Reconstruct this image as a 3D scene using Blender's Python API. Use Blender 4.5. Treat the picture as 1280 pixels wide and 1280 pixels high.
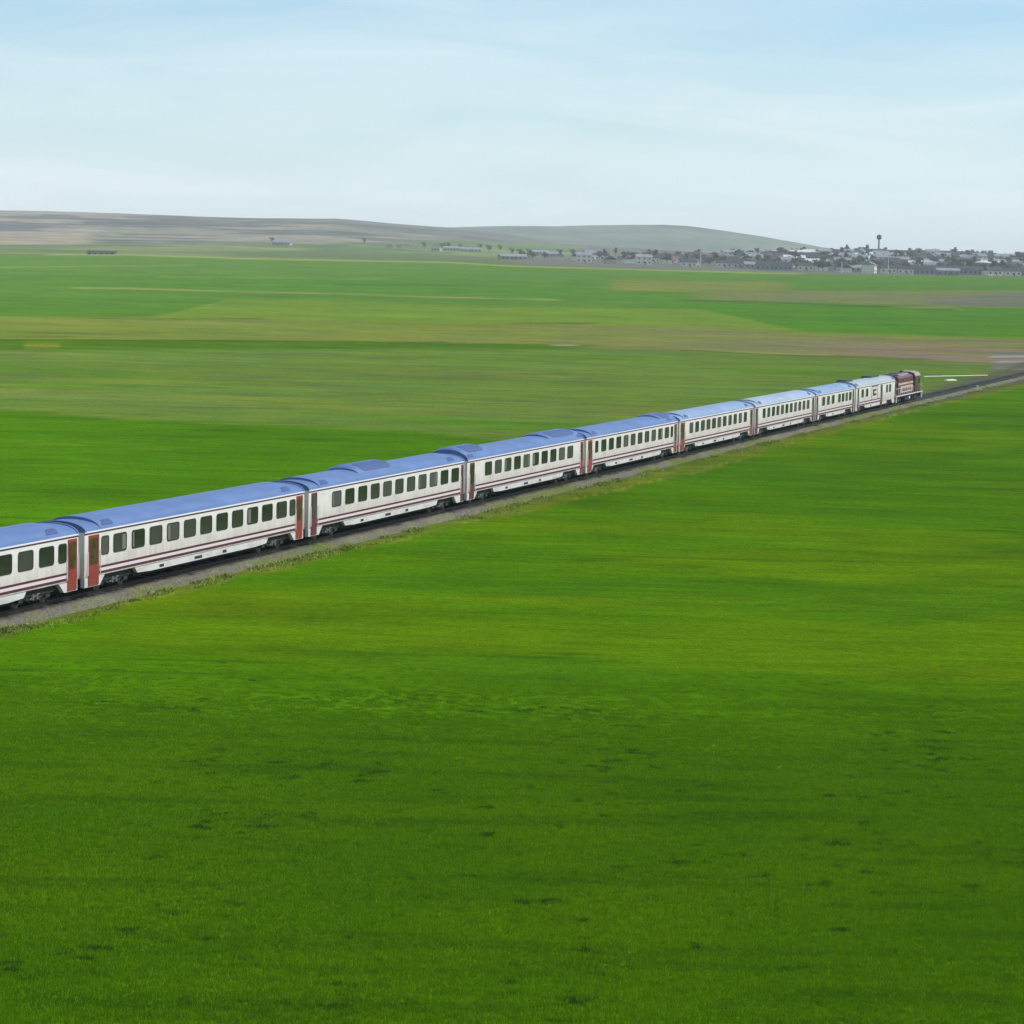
import bpy, math, random
import numpy as np
from mathutils import Vector
random.seed(7); rng = np.random.default_rng(11)
for o in list(bpy.data.objects): bpy.data.objects.remove(o)
sc = bpy.context.scene
col = sc.collection
rad = math.radians

# ------------------------------------------------------------ camera
FPX, CAMZ, PITCH, ROLL = 3238.5, 16.87, .09681, .02567      # focal length in pixels of the 1280 picture
cam = bpy.data.cameras.new('camera'); cam.sensor_width = 36; cam.lens = FPX/1280*36
cam.clip_start = 1; cam.clip_end = 60000
co = bpy.data.objects.new('camera', cam); col.objects.link(co); sc.camera = co
a = math.pi/2-PITCH
RX = np.array([[1,0,0],[0,math.cos(a),-math.sin(a)],[0,math.sin(a),math.cos(a)]])
RZ = np.array([[math.cos(ROLL),-math.sin(ROLL),0],[math.sin(ROLL),math.cos(ROLL),0],[0,0,1]])
CR = RX@RZ
from mathutils import Matrix
co.matrix_world = Matrix.Translation((0,0,CAMZ)) @ Matrix(CR.tolist()).to_4x4()

# ------------------------------------------------------------ light
SUN_H = Vector((.97,.10)).normalized(); SUN_EL = rad(47)
SUN_E, SKY_S, EXPO = 3.6, .10, .25
sun = bpy.data.lights.new('sun','SUN'); sun.energy = SUN_E; sun.angle = rad(.53); sun.color = (1,.95,.88)
so = bpy.data.objects.new('sun', sun); col.objects.link(so)
sd = Vector((SUN_H.x*math.cos(SUN_EL), SUN_H.y*math.cos(SUN_EL), math.sin(SUN_EL)))
so.rotation_euler = sd.to_track_quat('Z','Y').to_euler(); so.location = (60,-40,120)
w = bpy.data.worlds.new('World'); sc.world = w; w.use_nodes = True
nt = w.node_tree; nt.nodes.clear()
def N(nt, t, **k):
    n = nt.nodes.new(t)
    for a_, v in k.items():
        if a_ in ('inputs',):
            for kk, vv in v.items(): n.inputs[kk].default_value = vv
        else: setattr(n, a_, v)
    return n
L = nt.links.new
wo = N(nt,'ShaderNodeOutputWorld'); bg = N(nt,'ShaderNodeBackground'); bg.inputs[1].default_value = SKY_S
sky = N(nt,'ShaderNodeTexSky'); sky.sky_type = 'NISHITA'; sky.sun_disc = False
sky.sun_elevation = SUN_EL; sky.sun_rotation = math.atan2(SUN_H.x, SUN_H.y)
sky.altitude = 900; sky.air_density = 1.0; sky.dust_density = 1.0; sky.ozone_density = 1.5
tc = N(nt,'ShaderNodeTexCoord')
# thin high cirrus veil: noise over the sky direction, stretched sideways
mp = N(nt,'ShaderNodeMapping'); mp.inputs['Scale'].default_value = (2.0,2.0,13)
nz = N(nt,'ShaderNodeTexNoise'); nz.inputs['Scale'].default_value = 3.1; nz.inputs['Detail'].default_value = 7; nz.inputs['Roughness'].default_value = .55; nz.inputs['Distortion'].default_value = .6
rp = N(nt,'ShaderNodeMapRange'); rp.inputs[1].default_value = .38; rp.inputs[2].default_value = .72
sep = N(nt,'ShaderNodeSeparateXYZ')
hz = N(nt,'ShaderNodeMapRange'); hz.inputs[1].default_value = .0; hz.inputs[2].default_value = .115; hz.inputs[3].default_value = .86; hz.inputs[4].default_value = .16
mul = N(nt,'ShaderNodeMath', operation='MULTIPLY_ADD'); mul.inputs[1].default_value = .34
mx = N(nt,'ShaderNodeMix', data_type='RGBA'); mx.clamp_factor = True
mx.inputs[7].default_value = (7.1,8.0,8.35,1)
L(tc.outputs['Generated'], mp.inputs[0]); L(mp.outputs[0], nz.inputs['Vector']); L(nz.outputs[0], rp.inputs[0])
L(tc.outputs['Generated'], sep.inputs[0]); L(sep.outputs[2], hz.inputs[0])
L(rp.outputs[0], mul.inputs[0]); L(hz.outputs[0], mul.inputs[2])
L(mul.outputs[0], mx.inputs[0]); sv = N(nt,'ShaderNodeVectorMath', operation='MULTIPLY'); sv.inputs[1].default_value = (.70,1.02,1.20); L(sky.outputs[0], sv.inputs[0]); L(sv.outputs[0], mx.inputs[6]); L(mx.outputs[2], bg.inputs[0]); L(bg.outputs[0], wo.inputs[0])
sc.view_settings.view_transform = 'Standard'; sc.view_settings.look = 'None'
sc.view_settings.exposure = EXPO; sc.view_settings.gamma = 1
sc.render.engine = 'CYCLES'
sc.cycles.volume_bounces = 1; sc.cycles.max_bounces = 6

# ------------------------------------------------------------ picture geometry <-> world
def ray(x, y):
    v = np.stack([(np.asarray(x,float)-640)/FPX, -(np.asarray(y,float)-640)/FPX, -np.ones_like(np.asarray(x,float))],-1)
    return v@CR.T
def at_dist(x, y, R):          # point on the sight line of a pixel at horizontal distance R
    v = ray(x, y); h = np.hypot(v[...,0], v[...,1]); t = R/h
    return v[...,0]*t, v[...,1]*t, CAMZ+v[...,2]*t
def project(X, Y, Z):
    q = np.stack([X, Y, Z-CAMZ],-1)@CR
    d = np.maximum(-q[...,2], 1e-3)
    return 640+FPX*q[...,0]/d, 640-FPX*q[...,1]/d
def lin(c):
    c = np.asarray(c,float)/255.
    return np.where(c<=.04045, c/12.92, ((c+.055)/1.055)**2.4)
def cur(x, pts):
    p = np.array(pts,float); return np.interp(x, p[:,0], p[:,1])
def sst(x): x = np.clip(x,0,1); return x*x*(3-2*x)

# value noise for numpy
_g = rng.random((256,256))
def vnoise(x, y):
    xi = np.floor(x).astype(int); yi = np.floor(y).astype(int); fx = sst(x-xi); fy = sst(y-yi)
    A = _g[xi%256, yi%256]; B = _g[(xi+1)%256, yi%256]; C = _g[xi%256,(yi+1)%256]; D = _g[(xi+1)%256,(yi+1)%256]
    return (A*(1-fx)+B*fx)*(1-fy)+(C*(1-fx)+D*fx)*fy
def fbm(x, y, o=4):
    s = 0; am = .5
    for i in range(o): s = s+am*vnoise(x+17*i, y+31*i); x = x*2.03; y = y*2.03; am *= .5
    return s

# ------------------------------------------------------------ terrain heights (radial control lines)
GZ = -.10
ctrl = [
 (1800, [(-200,317),(0,317.5),(160,318),(300,323),(640,329),(960,340),(1280,346),(1480,350)]),
 (2500, [(-200,308),(0,309),(300,312),(600,321),(700,322),(900,321),(1000,319),(1100,319),(1200,322),(1280,325),(1480,330)]),
 (3500, [(-200,292),(0,293),(200,297),(400,300),(560,306),(700,313),(900,320),(1000,323),(1100,325),(1280,331),(1480,336)]),
 (5000, [(-200,262),(0,264),(60,265),(160,268),(300,271),(420,272),(500,279),(560,284),(620,292),(700,305),(900,318),(1000,325),(1280,336),(1480,341)]),
 (6200, [(-200,270),(0,272),(300,280),(420,284),(560,294),(700,303),(900,314),(1000,323),(1280,339),(1480,343)]),
 (7500, [(-200,285),(0,285),(400,286),(560,284.5),(640,283),(700,283),(760,281.5),(830,281),(860,283),(900,288),(960,297),(1010,306),(1060,315),(1150,328),(1280,341),(1480,345)]),
 (9500, [(-200,300),(0,300),(560,300),(830,300),(1010,318),(1280,343),(1480,347)])]
AZC = np.linspace(-.27,.27,400)
PXC = 640+FPX*np.tan(AZC)
ZC = []
for R, pts in ctrl:
    yy = cur(PXC, pts); X_, Y_, Z_ = at_dist(PXC, yy, R); az_ = np.arctan2(X_, Y_)
    ZC.append(np.interp(AZC, az_, Z_))
RC = np.array([450]+[c[0] for c in ctrl], float)
ZC = np.array([np.full_like(AZC, GZ)]+ZC)
def gz(X, Y):
    X = np.asarray(X,float); Y = np.asarray(Y,float)
    r = np.hypot(X,Y); az = np.arctan2(X,Y)
    i = np.clip(np.searchsorted(RC, r)-1, 0, len(RC)-2)
    t = np.clip((r-RC[i])/(RC[i+1]-RC[i]),0,1)
    t = np.where(i==0, sst(t), .5*t+.5*sst(t))
    f = np.clip((az-AZC[0])/(AZC[1]-AZC[0]),0,len(AZC)-1.001); k = f.astype(int); f = f-k
    zl = ZC[i,k]*(1-f)+ZC[i,k+1]*f; zh = ZC[i+1,k]*(1-f)+ZC[i+1,k+1]*f
    z = zl*(1-t)+zh*t
    amp = np.clip((r-2600)/1500,0,1)
    z = z+amp*((fbm(X/420,Y/420,5)-.48)*11)
    return np.where(r<450, GZ, z)

# ------------------------------------------------------------ helpers
MATS = {}
def mat(name, base, rough=.6, metal=0., spec=.5, var=0., scale=3., bump=0., bscale=20., dirt=None, dscale=(1,1,1), dfrom=.5, dto=.75, dstr=.5):
    if name in MATS: return MATS[name]
    m = bpy.data.materials.new(name); m.use_nodes = True; t = m.node_tree; b = t.nodes['Principled BSDF']
    b.inputs['Roughness'].default_value = rough; b.inputs['Metallic'].default_value = metal
    b.inputs['Specular IOR Level'].default_value = spec; b.inputs['Base Color'].default_value = (*base,1)
    tcn = N(t,'ShaderNodeTexCoord'); last = None
    if var:
        n = N(t,'ShaderNodeTexNoise'); n.inputs['Scale'].default_value = scale; n.inputs['Detail'].default_value = 5
        t.links.new(tcn.outputs['Object'], n.inputs['Vector'])
        r = N(t,'ShaderNodeMapRange'); r.inputs[1].default_value=.3; r.inputs[2].default_value=.7; r.inputs[3].default_value = 1-var; r.inputs[4].default_value = 1+var
        t.links.new(n.outputs[0], r.inputs[0])
        vm = N(t,'ShaderNodeVectorMath', operation='SCALE'); vm.inputs[0].default_value = base
        t.links.new(r.outputs[0], vm.inputs['Scale']); last = vm.outputs[0]
    if dirt:
        mp_ = N(t,'ShaderNodeMapping'); mp_.inputs['Scale'].default_value = dscale
        n = N(t,'ShaderNodeTexNoise'); n.inputs['Scale'].default_value = 1.; n.inputs['Detail'].default_value = 6; n.inputs['Roughness'].default_value=.6
        t.links.new(tcn.outputs['Object'], mp_.inputs[0]); t.links.new(mp_.outputs[0], n.inputs['Vector'])
        r = N(t,'ShaderNodeMapRange'); r.inputs[1].default_value=dfrom; r.inputs[2].default_value=dto; r.inputs[4].default_value = dstr
        t.links.new(n.outputs[0], r.inputs[0])
        x = N(t,'ShaderNodeMix', data_type='RGBA'); x.inputs[7].default_value = (*dirt,1)
        if last: t.links.new(last, x.inputs[6])
        else: x.inputs[6].default_value = (*base,1)
        t.links.new(r.outputs[0], x.inputs[0]); last = x.outputs[2]
    if last: t.links.new(last, b.inputs['Base Color'])
    if bump:
        n = N(t,'ShaderNodeTexNoise'); n.inputs['Scale'].default_value = bscale; n.inputs['Detail'].default_value = 4
        t.links.new(tcn.outputs['Object'], n.inputs['Vector'])
        bb = N(t,'ShaderNodeBump'); bb.inputs['Distance'].default_value = bump
        t.links.new(n.outputs[0], bb.inputs['Height']); t.links.new(bb.outputs[0], b.inputs['Normal'])
    MATS[name] = m; return m

class MB:
    def __init__(s): s.v = []; s.f = []
    def add(s, vs, fs):
        k = len(s.v); s.v += [tuple(map(float,p)) for p in vs]; s.f += [tuple(i+k for i in f) for f in fs]; return s
    def box(s, x0,x1,y0,y1,z0,z1):
        return s.add([(x0,y0,z0),(x1,y0,z0),(x1,y1,z0),(x0,y1,z0),(x0,y0,z1),(x1,y0,z1),(x1,y1,z1),(x0,y1,z1)],
                     [(0,3,2,1),(4,5,6,7),(0,1,5,4),(1,2,6,5),(2,3,7,6),(3,0,4,7)])
    def prism(s, prof, x0, x1, inset0=0, inset1=0):     # closed profile of (y,z) swept along x
        n = len(prof)
        vs = [(x0,y,z) for y,z in prof]+[(x1,y,z) for y,z in prof]
        fs = [(i,(i+1)%n,n+(i+1)%n,n+i) for i in range(n)]+[tuple(range(n-1,-1,-1)), tuple(range(n,2*n))]
        return s.add(vs, fs)
    def slab(s, poly, y0, y1):                          # closed polygon of (x,z) thickened along y
        n = len(poly)
        vs = [(x,y0,z) for x,z in poly]+[(x,y1,z) for x,z in poly]
        fs = [(i,(i+1)%n,n+(i+1)%n,n+i) for i in range(n)]+[tuple(range(n-1,-1,-1)), tuple(range(n,2*n))]
        return s.add(vs, fs)
    def cyl(s, p0, p1, r0, r1=None, n=12):
        r1 = r0 if r1 is None else r1
        p0 = Vector(p0); p1 = Vector(p1); d = (p1-p0).normalized()
        u = d.orthogonal().normalized(); v = d.cross(u)
        vs = [p0+r0*(math.cos(t)*u+math.sin(t)*v) for t in [2*math.pi*i/n for i in range(n)]]
        vs += [p1+r1*(math.cos(t)*u+math.sin(t)*v) for t in [2*math.pi*i/n for i in range(n)]]
        fs = [(i,(i+1)%n,n+(i+1)%n,n+i) for i in range(n)]+[tuple(range(n-1,-1,-1)), tuple(range(n,2*n))]
        return s.add(vs, fs)
    def build(s, name, m, parent=None, smooth=False, bevel=0):
        me = bpy.data.meshes.new(name); me.from_pydata(s.v, [], s.f)
        import bmesh
        bm = bmesh.new(); bm.from_mesh(me); bmesh.ops.recalc_face_normals(bm, faces=bm.faces); bm.to_mesh(me); bm.free()
        me.materials.append(m)
        if smooth: me.polygons.foreach_set('use_smooth', [True]*len(me.polygons))
        o = bpy.data.objects.new(name, me); col.objects.link(o)
        if bevel:
            b = o.modifiers.new('bevel','BEVEL'); b.width = bevel; b.segments = 2; b.limit_method = 'ANGLE'
        if smooth:
            me.set_sharp_from_angle(angle=rad(35))
        if parent: o.parent = parent
        return o
def tag(o, label=None, cat=None, group=None, kind=None):
    if label: o['label'] = label
    if cat: o['category'] = cat
    if group: o['group'] = group
    if kind: o['kind'] = kind
    return o
def empty(name, loc=(0,0,0), rz=0):
    o = bpy.data.objects.new(name, None); o.empty_display_size = .5; col.objects.link(o); o.location = loc; o.rotation_euler = (0,0,rz); return o
def copy_tree(o, parent=None):
    c = o.copy(); col.objects.link(c); c.parent = parent
    for ch in KIDS.get(o.name, []): copy_tree(ch, c)
    return c
KIDS = {}
def scan_kids(root):
    for ch in bpy.data.objects:
        if ch.parent: KIDS.setdefault(ch.parent.name, [])
    for ch in bpy.data.objects:
        if ch.parent and ch not in KIDS[ch.parent.name]: KIDS[ch.parent.name].append(ch)

def grid_mesh(name, X, Y, Z, colr, m, closed=False):
    nr, nc = X.shape
    me = bpy.data.meshes.new(name)
    V = np.stack([X,Y,Z],-1).reshape(-1,3)
    i = np.arange(nr-1)[:,None]; j = np.arange(nc if closed else nc-1)[None,:]; j2 = (j+1)%nc
    A = i*nc+j; B = i*nc+j2; C_ = (i+1)*nc+j2; D = (i+1)*nc+j
    F = np.stack([A,B,C_,D],-1).reshape(-1,4)
    me.vertices.add(len(V)); me.vertices.foreach_set('co', V.astype(np.float32).ravel())
    me.loops.add(F.size); me.loops.foreach_set('vertex_index', F.astype(np.int32).ravel())
    me.polygons.add(len(F)); me.polygons.foreach_set('loop_start', np.arange(0,F.size,4,dtype=np.int32))
    me.polygons.foreach_set('loop_total', np.full(len(F),4,dtype=np.int32))
    me.polygons.foreach_set('use_smooth', np.ones(len(F),dtype=bool))
    me.update(calc_edges=True)
    if colr is not None:
        at = me.attributes.new('crop','FLOAT_COLOR','POINT')
        at.data.foreach_set('color', np.concatenate([colr.reshape(-1,3), np.ones((len(V),1))],1).astype(np.float32).ravel())
    me.materials.append(m)
    o = bpy.data.objects.new(name, me); col.objects.link(o); return o

# ------------------------------------------------------------ crop colours over the land
K = .90
def crop_colour(X, Y, Z):
    px, py = project(X, Y, Z)
    px = np.clip(px,-260,1540); py = np.clip(py, 200, 1500)
    # real field borders are never ruler straight
    w_ = (fbm(X/60, Y/160, 3)-.45)*3.0*np.clip((py-330)/150,0.15,1)
    yy = py+w_
    out = np.zeros(px.shape+(3,))
    def lay(c, m):
        c = lin(c)*K; mm = np.clip(m,0,1)[...,None]; out[...] = out*(1-mm)+c*mm
    below = lambda pts, s=1.5: sst((yy-cur(px,pts))/s+.5)
    above = lambda pts, s=1.5: 1-below(pts,s)
    xin = lambda x0,x1,s=12.: sst((px-x0)/s+.5)*(1-sst((px-x1)/s+.5))
    line = lambda pts, wd=1., x0=-999, x1=9999, s=20.: np.exp(-((py-cur(px,pts))/wd)**2)*xin(x0,x1,s)
    # hills and slopes beyond the fields
    lay((122,112,110), np.ones_like(px))
    n1 = fbm(X/420, Y/700, 5); n2 = fbm(X/160+9, Y/260+4, 5); n4 = fbm(X/500+3, Y/90+4, 4)
    lay((158,142,122), sst((n1-.44)/.06)*.85)
    lay((104,116,84), sst((fbm(X/230+40,Y/330+2,5)-.50)/.05)*.55)
    lay((78,72,80), sst((n2-.49)/.05)*.7)
    lay((62,58,60), sst((n4-.60)/.03)*.75)
    lay((176,156,128), xin(-400,115,40)*below([(0,290),(400,292)],5)*.8)
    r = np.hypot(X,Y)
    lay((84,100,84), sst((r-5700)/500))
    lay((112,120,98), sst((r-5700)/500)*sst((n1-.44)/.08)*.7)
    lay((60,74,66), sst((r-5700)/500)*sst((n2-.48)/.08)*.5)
    lay((94,122,80), below([(-200,304),(0,306),(200,304),(400,305),(560,300),(700,304),(760,318),(900,326),(1280,330)],3)*(r<4800))
    lay((140,150,100), below([(0,304),(400,306),(1280,330)],3)*sst((n2-.47)/.08)*.6*(r<4800))
    lay((128,120,108), xin(640,1500,60)*below([(640,318),(900,322),(1280,326)],4)*.75*(r<4800))
    lay((196,180,150), line([(0,290),(120,292),(200,296)],1.2,-300,150)*.5)
    # far edge of the flat fields
    FE = [(-200,317),(0,317.5),(160,318),(300,322.5),(560,327.5),(640,332),(960,341),(1280,346.5),(1500,351)]
    lay((85,140,42), below(FE,1.2))
    lay((84,140,54), below([(a_,b_+6) for a_,b_ in FE],8)*.6)
    lay((150,175,95), line([(a_,b_+.6) for a_,b_ in FE],.9,60,1000)*.8)
    lay((76,138,38), below([(0,345),(640,345),(1280,352)],12)*(.35+.65*sst((fbm(X/200,Y/120,3)-.42)/.1)))
    lay((140,165,80), line([(0,334),(300,331),(640,333)],.7,-300,240)*.6)
    # strips on the right, far
    lay((122,140,62), below([(740,350),(960,352),(1280,360)],3)*above([(740,363),(960,366),(1280,372)],3)*xin(765,985,40))
    lay((122,135,82), below([(850,364),(1280,363)],3)*above([(850,374),(1280,385)],2)*xin(880,1700,80))
    lay((120,118,100), below([(1150,372),(1280,366)],4)*above([(850,374),(1280,384)],2)*xin(1160,1700,60)*.7)
    lay((160,165,95), line([(60,360),(130,360),(300,364),(640,374),(760,376)],.7,90,700)*.75)
    # bright crop, right
    lay((72,140,26), below([(640,372),(850,378),(1040,383),(1190,387),(1280,386)],2)*xin(820,1800,60))
    lay((76,138,36), below([(0,372),(300,372)],6)*xin(-900,290,60)*.7)
    # light green band
    bt = [(-300,420),(150,404),(220,390),(280,375),(400,376),(640,384),(870,386),(930,398),(1000,414),(1040,421),(1100,440)]
    lay((106,150,48), below(bt,3)*xin(170,1100,10))
    # tan stubble band
    tt = [(-300,394),(0,395),(180,397),(330,396),(520,403),(640,404),(760,405),(900,408),(1000,415),(1100,418),(1280,423),(1500,428)]
    lay((116,146,56), below(tt,5))
    lay((134,134,80), below([(a_,b_+3) for a_,b_ in tt],6)*(.25+.5*sst((px-500)/300))*(.5+.5*sst((fbm(X/90,Y/60,3)-.40)/.1)))
    lay((148,131,96), below([(a_,b_+4) for a_,b_ in tt],5)*(.15+.85*sst((px-900)/250))*sst((fbm(X/70+5,Y/22,3)-.42)/.12))
    lay((92,134,42), line([(0,415),(640,418)],3,-300,330)*.5)
    # dark strip
    lay((72,126,14), below([(-300,424),(0,424),(300,426),(640,429),(760,431)],2)*xin(-999,740,80))
    lay((58,98,24), line([(-300,424),(0,424.5),(300,426),(520,428)],.9,-300,560)*.8)
    lay((112,142,40), xin(30,75,8)*line([(0,432),(100,432)],4))
    # olive middle field
    hb = [(-300,438),(0,438),(300,437),(640,436),(760,435),(880,438),(1060,446),(1200,452),(1280,456),(1500,462)]
    lay((98,138,60), below(hb,5))
    lay((112,136,66), below([(a_,b_+3) for a_,b_ in hb],6)*sst((fbm(X/110+3,Y/26+8,4)-.44)/.12)*.75)
    lay((76,140,26), below([(a_,b_+8) for a_,b_ in hb],9)*sst((fbm(X/60+13,Y/30,4)-.50)/.1)*.55)
    lay((84,112,40), line([(860,438),(960,443),(1060,446),(1130,449)],.9,850,1160)*.8)
    lay((165,170,110), line([(860,436.5),(960,441.5),(1060,444.5)],.7,850,1040)*.6)
    lay((150,160,95), line([(1160,453.5),(1230,455.5)],.6,1160,1235)*.7)
    lay((168,168,105), line([(1110,384),(1190,384.5),(1202,388)],.8,1110,1202)*.9)
    lay((70,95,38), line([(850,375.5),(940,377),(1040,381.5),(1110,384),(1190,387)],.9,850,1195)*.85)
    # near-left bright crop behind the train
    nb = [(-300,508),(0,515),(60,517),(130,523),(250,528),(400,534),(520,540),(700,560),(800,600)]
    lay((70,134,6), below(nb,2.5))
    lay((120,160,60), line(nb,1.,120,480)*.35)
    # corner by the crossing: bare dirt road
    lay((134,128,104), xin(1238,1900,14)*below([(1200,441),(1280,440)],3)*above([(1200,466),(1280,464)],3)*.85)
    for q,(y_,c_) in enumerate([(445.5,(190,180,165)),(452,(185,172,150)),(461.5,(225,222,200))]):
        lay(c_, line([(1200,y_+.5),(1280,y_)],1.,1238+6*q,1900,16)*.9)
    # a few more uneven borders and tracks
    for pts_,wd_,c_,x0_,x1_,q_ in (([(0,396),(200,399),(330,398)],.8,(80,96,40),110,330,.6),([(400,404),(560,406)],.7,(96,84,60),470,600,.5),([(620,404.5),(740,404)],.8,(92,70,60),640,740,.8),
        ([(690,431.5),(720,431.5)],.8,(190,190,150),690,722,.8),([(120,478),(300,483),(520,487)],.8,(128,150,70),110,420,.35),([(0,556),(130,559),(330,566)],1.2,(110,158,30),30,210,.4),
        ([(200,545),(420,556)],1.3,(52,104,6),60,330,.35),([(240,346),(500,349)],.8,(128,165,80),200,480,.4),([(520,356),(640,358)],.8,(60,100,40),420,600,.5),
        ([(800,413),(1000,421),(1200,427)],1.5,(128,118,76),700,1240,.35),([(60,421),(330,420)],1.,(84,112,44),0,90,.7)):
        lay(c_, line(pts_,wd_,x0_,x1_)*q_)
    # this side of the line
    v = (X-TX)*math.sin(TH)+(Y-TY)*math.cos(TH); off = (X-TX)*math.cos(TH)-(Y-TY)*math.sin(TH)
    near = sst((off+.5)/.4)
    j = (fbm(v/7,off/2,4)-.47)
    far_side = (off<0)
    verge = cur(v, [(-40,1.5),(0,1.2),(30,1.5),(50,2.1),(75,3.1),(110,3.8),(150,3.0),(200,2.4),(300,4.5),(400,6)])+j*2.6
    lay((73,132,5), near)
    lay((94,140,8), near*sst((fbm(X/26,Y/14,4)-.46)/.14)*.55)
    lay((60,120,14), near*sst((fbm(X/19+40,Y/9+7,4)-.50)/.12)*.6)
    lay((92,126,36), near*(1-sst((off-verge)/.8)))
    lay((124,134,62), near*(1-sst((off-verge)/.7))*sst((fbm(v/2.2,off/1.1,3)-.42)/.12)*.55)
    lay((138,160,60), np.exp(-((off-verge)/.16)**2)*near*sst((fbm(v/9+3,off*0,2)-.38)/.1)*.75)
    gr = cur(v, [(-40,.2),(0,.25),(100,.3),(210,1.0),(240,1.6),(320,2.6),(400,3.2)])+j*1.6
    grl = cur(v, [(-40,-3.2),(210,-3.3),(222,-4),(245,-5.5),(300,-8.5),(400,-12)])+j*3
    lay((108,107,90), (1-sst((off-gr)/.9))*sst((off-grl)/2.6)*.88)
    lay((98,112,62), (1-sst((off-gr)/.9))*sst((off-grl)/2.6)*sst((fbm(X/7,Y/7,4)-.43)/.1)*.75)
    gr_ = np.clip((out[...,1]-out[...,0])/np.maximum(out[...,1],1e-4),0,1)
    out[...,0] *= 1+.52*gr_; out[...,1] *= 1-.03*gr_; out[...,2] *= .72+.28*(1-np.clip(gr_*4,0,1))
    return out

TX, TY, TH = -20.343, 122.254, .330904       # near face line of the train
# ------------------------------------------------------------ ground
def ground_material(name, hills=False):
    m = bpy.data.materials.new(name); m.use_nodes = True; t = m.node_tree; b = t.nodes['Principled BSDF']
    t.nodes.remove(b); b = N(t,'ShaderNodeBsdfDiffuse'); b.inputs['Roughness'].default_value = 1; t.links.new(b.outputs[0], t.nodes['Material Output'].inputs[0])
    at = N(t,'ShaderNodeAttribute', attribute_name='crop')
    g = N(t,'ShaderNodeNewGeometry'); last = at.outputs['Color']
    def mod(scale, sx, sy, lo, hi, det=4, hue=None, f0=.3, f1=.7):
        nonlocal last
        mp_ = N(t,'ShaderNodeMapping'); mp_.inputs['Scale'].default_value = (sx*scale, sy*scale, scale*.2)
        n = N(t,'ShaderNodeTexNoise'); n.inputs['Scale'].default_value = 1; n.inputs['Detail'].default_value = det; n.inputs['Roughness'].default_value = .6
        t.links.new(g.outputs['Position'], mp_.inputs[0]); t.links.new(mp_.outputs[0], n.inputs['Vector'])
        r = N(t,'ShaderNodeMapRange'); r.inputs[1].default_value=f0; r.inputs[2].default_value=f1; r.inputs[3].default_value=lo; r.inputs[4].default_value=hi
        t.links.new(n.outputs[0], r.inputs[0])
        if hue is None:
            vm = N(t,'ShaderNodeVectorMath', operation='SCALE'); t.links.new(last, vm.inputs[0]); t.links.new(r.outputs[0], vm.inputs['Scale']); last = vm.outputs[0]
        else:
            vm = N(t,'ShaderNodeVectorMath', operation='MULTIPLY'); vm.inputs[1].default_value = hue; t.links.new(last, vm.inputs[0])
            x = N(t,'ShaderNodeMix', data_type='RGBA'); t.links.new(r.outputs[0], x.inputs[0]); t.links.new(last, x.inputs[6]); t.links.new(vm.outputs[0], x.inputs[7]); last = x.outputs[2]
        return n
    if not hills:
        mod(.045, .6, 1.2, 0, 1, 4, (1.22,1.06,.9), .45, .70)
        mod(.016, .6, 1.4, .90, 1.12, 5)
        mod(.10, .5, 1.6, .84, 1.14, 5)
        mod(.07, .45, 1.3, 0, .8, 5, (.84,.86,1.3), .52, .68)
        mod(.55, .45, 1.5, .82, 1.16, 5)
        mod(2.6, .8, 1.3, .76, 1.24, 4)
        n = mod(9., 1, 1, .66, 1.3, 4)
        mod(.05, 1.1, 1.1, 0, .65, 5, (.84,.84,1.5), .50, .64)
        mod(.085, .8, 1.0, 0, .6, 5, (.80,.80,1.0), .50, .66)
        mod(.30, .14, 1.5, 0, .75, 6, (.50,.62,1.0), .60, .68)
        mod(.9, .25, 1.3, 0, .8, 6, (.50,.58,1.0), .60, .72)       # sparse dark gaps and weeds
        bb = N(t,'ShaderNodeBump'); bb.inputs['Distance'].default_value = .10; bb.inputs['Strength'].default_value = .7
        t.links.new(n.outputs[0], bb.inputs['Height']); t.links.new(bb.outputs[0], b.inputs['Normal'])
    else:
        mod(.004, 1, 1.0, .80, 1.2, 6); mod(.018, 1, .5, .70, 1.3, 6)
        n = mod(.06, 1, .6, 0, .55, 5, (.5,.55,.6), .56, .66)
    t.links.new(last, b.inputs['Color'])
    return m
GM = ground_material('crop_land'); HM = ground_material('hill_land', True)
drops = list(np.arange(1500,160,-3.))+list(np.arange(160,12,-1.))
rr = [8.]+[CAMZ*FPX/d for d in drops]
rr = np.array([q for q in rr if q<1000]); tail = np.geomspace(1000,9500,300)[1:]
RAD = np.concatenate([rr,[1000],tail])
azin = np.linspace(-.215,.215,620); azL = np.linspace(-math.pi,-.225,50); azR = np.linspace(.225,math.pi,50)[:-1]
AZ = np.concatenate([azL,azin,azR])
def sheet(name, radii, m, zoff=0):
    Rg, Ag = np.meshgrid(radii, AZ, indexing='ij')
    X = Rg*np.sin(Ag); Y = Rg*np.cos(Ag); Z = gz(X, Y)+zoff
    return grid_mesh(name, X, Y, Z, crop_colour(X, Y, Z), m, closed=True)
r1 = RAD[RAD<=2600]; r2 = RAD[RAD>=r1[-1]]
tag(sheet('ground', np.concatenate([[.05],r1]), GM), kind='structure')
tag(sheet('hills', r2, HM), kind='structure')

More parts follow.
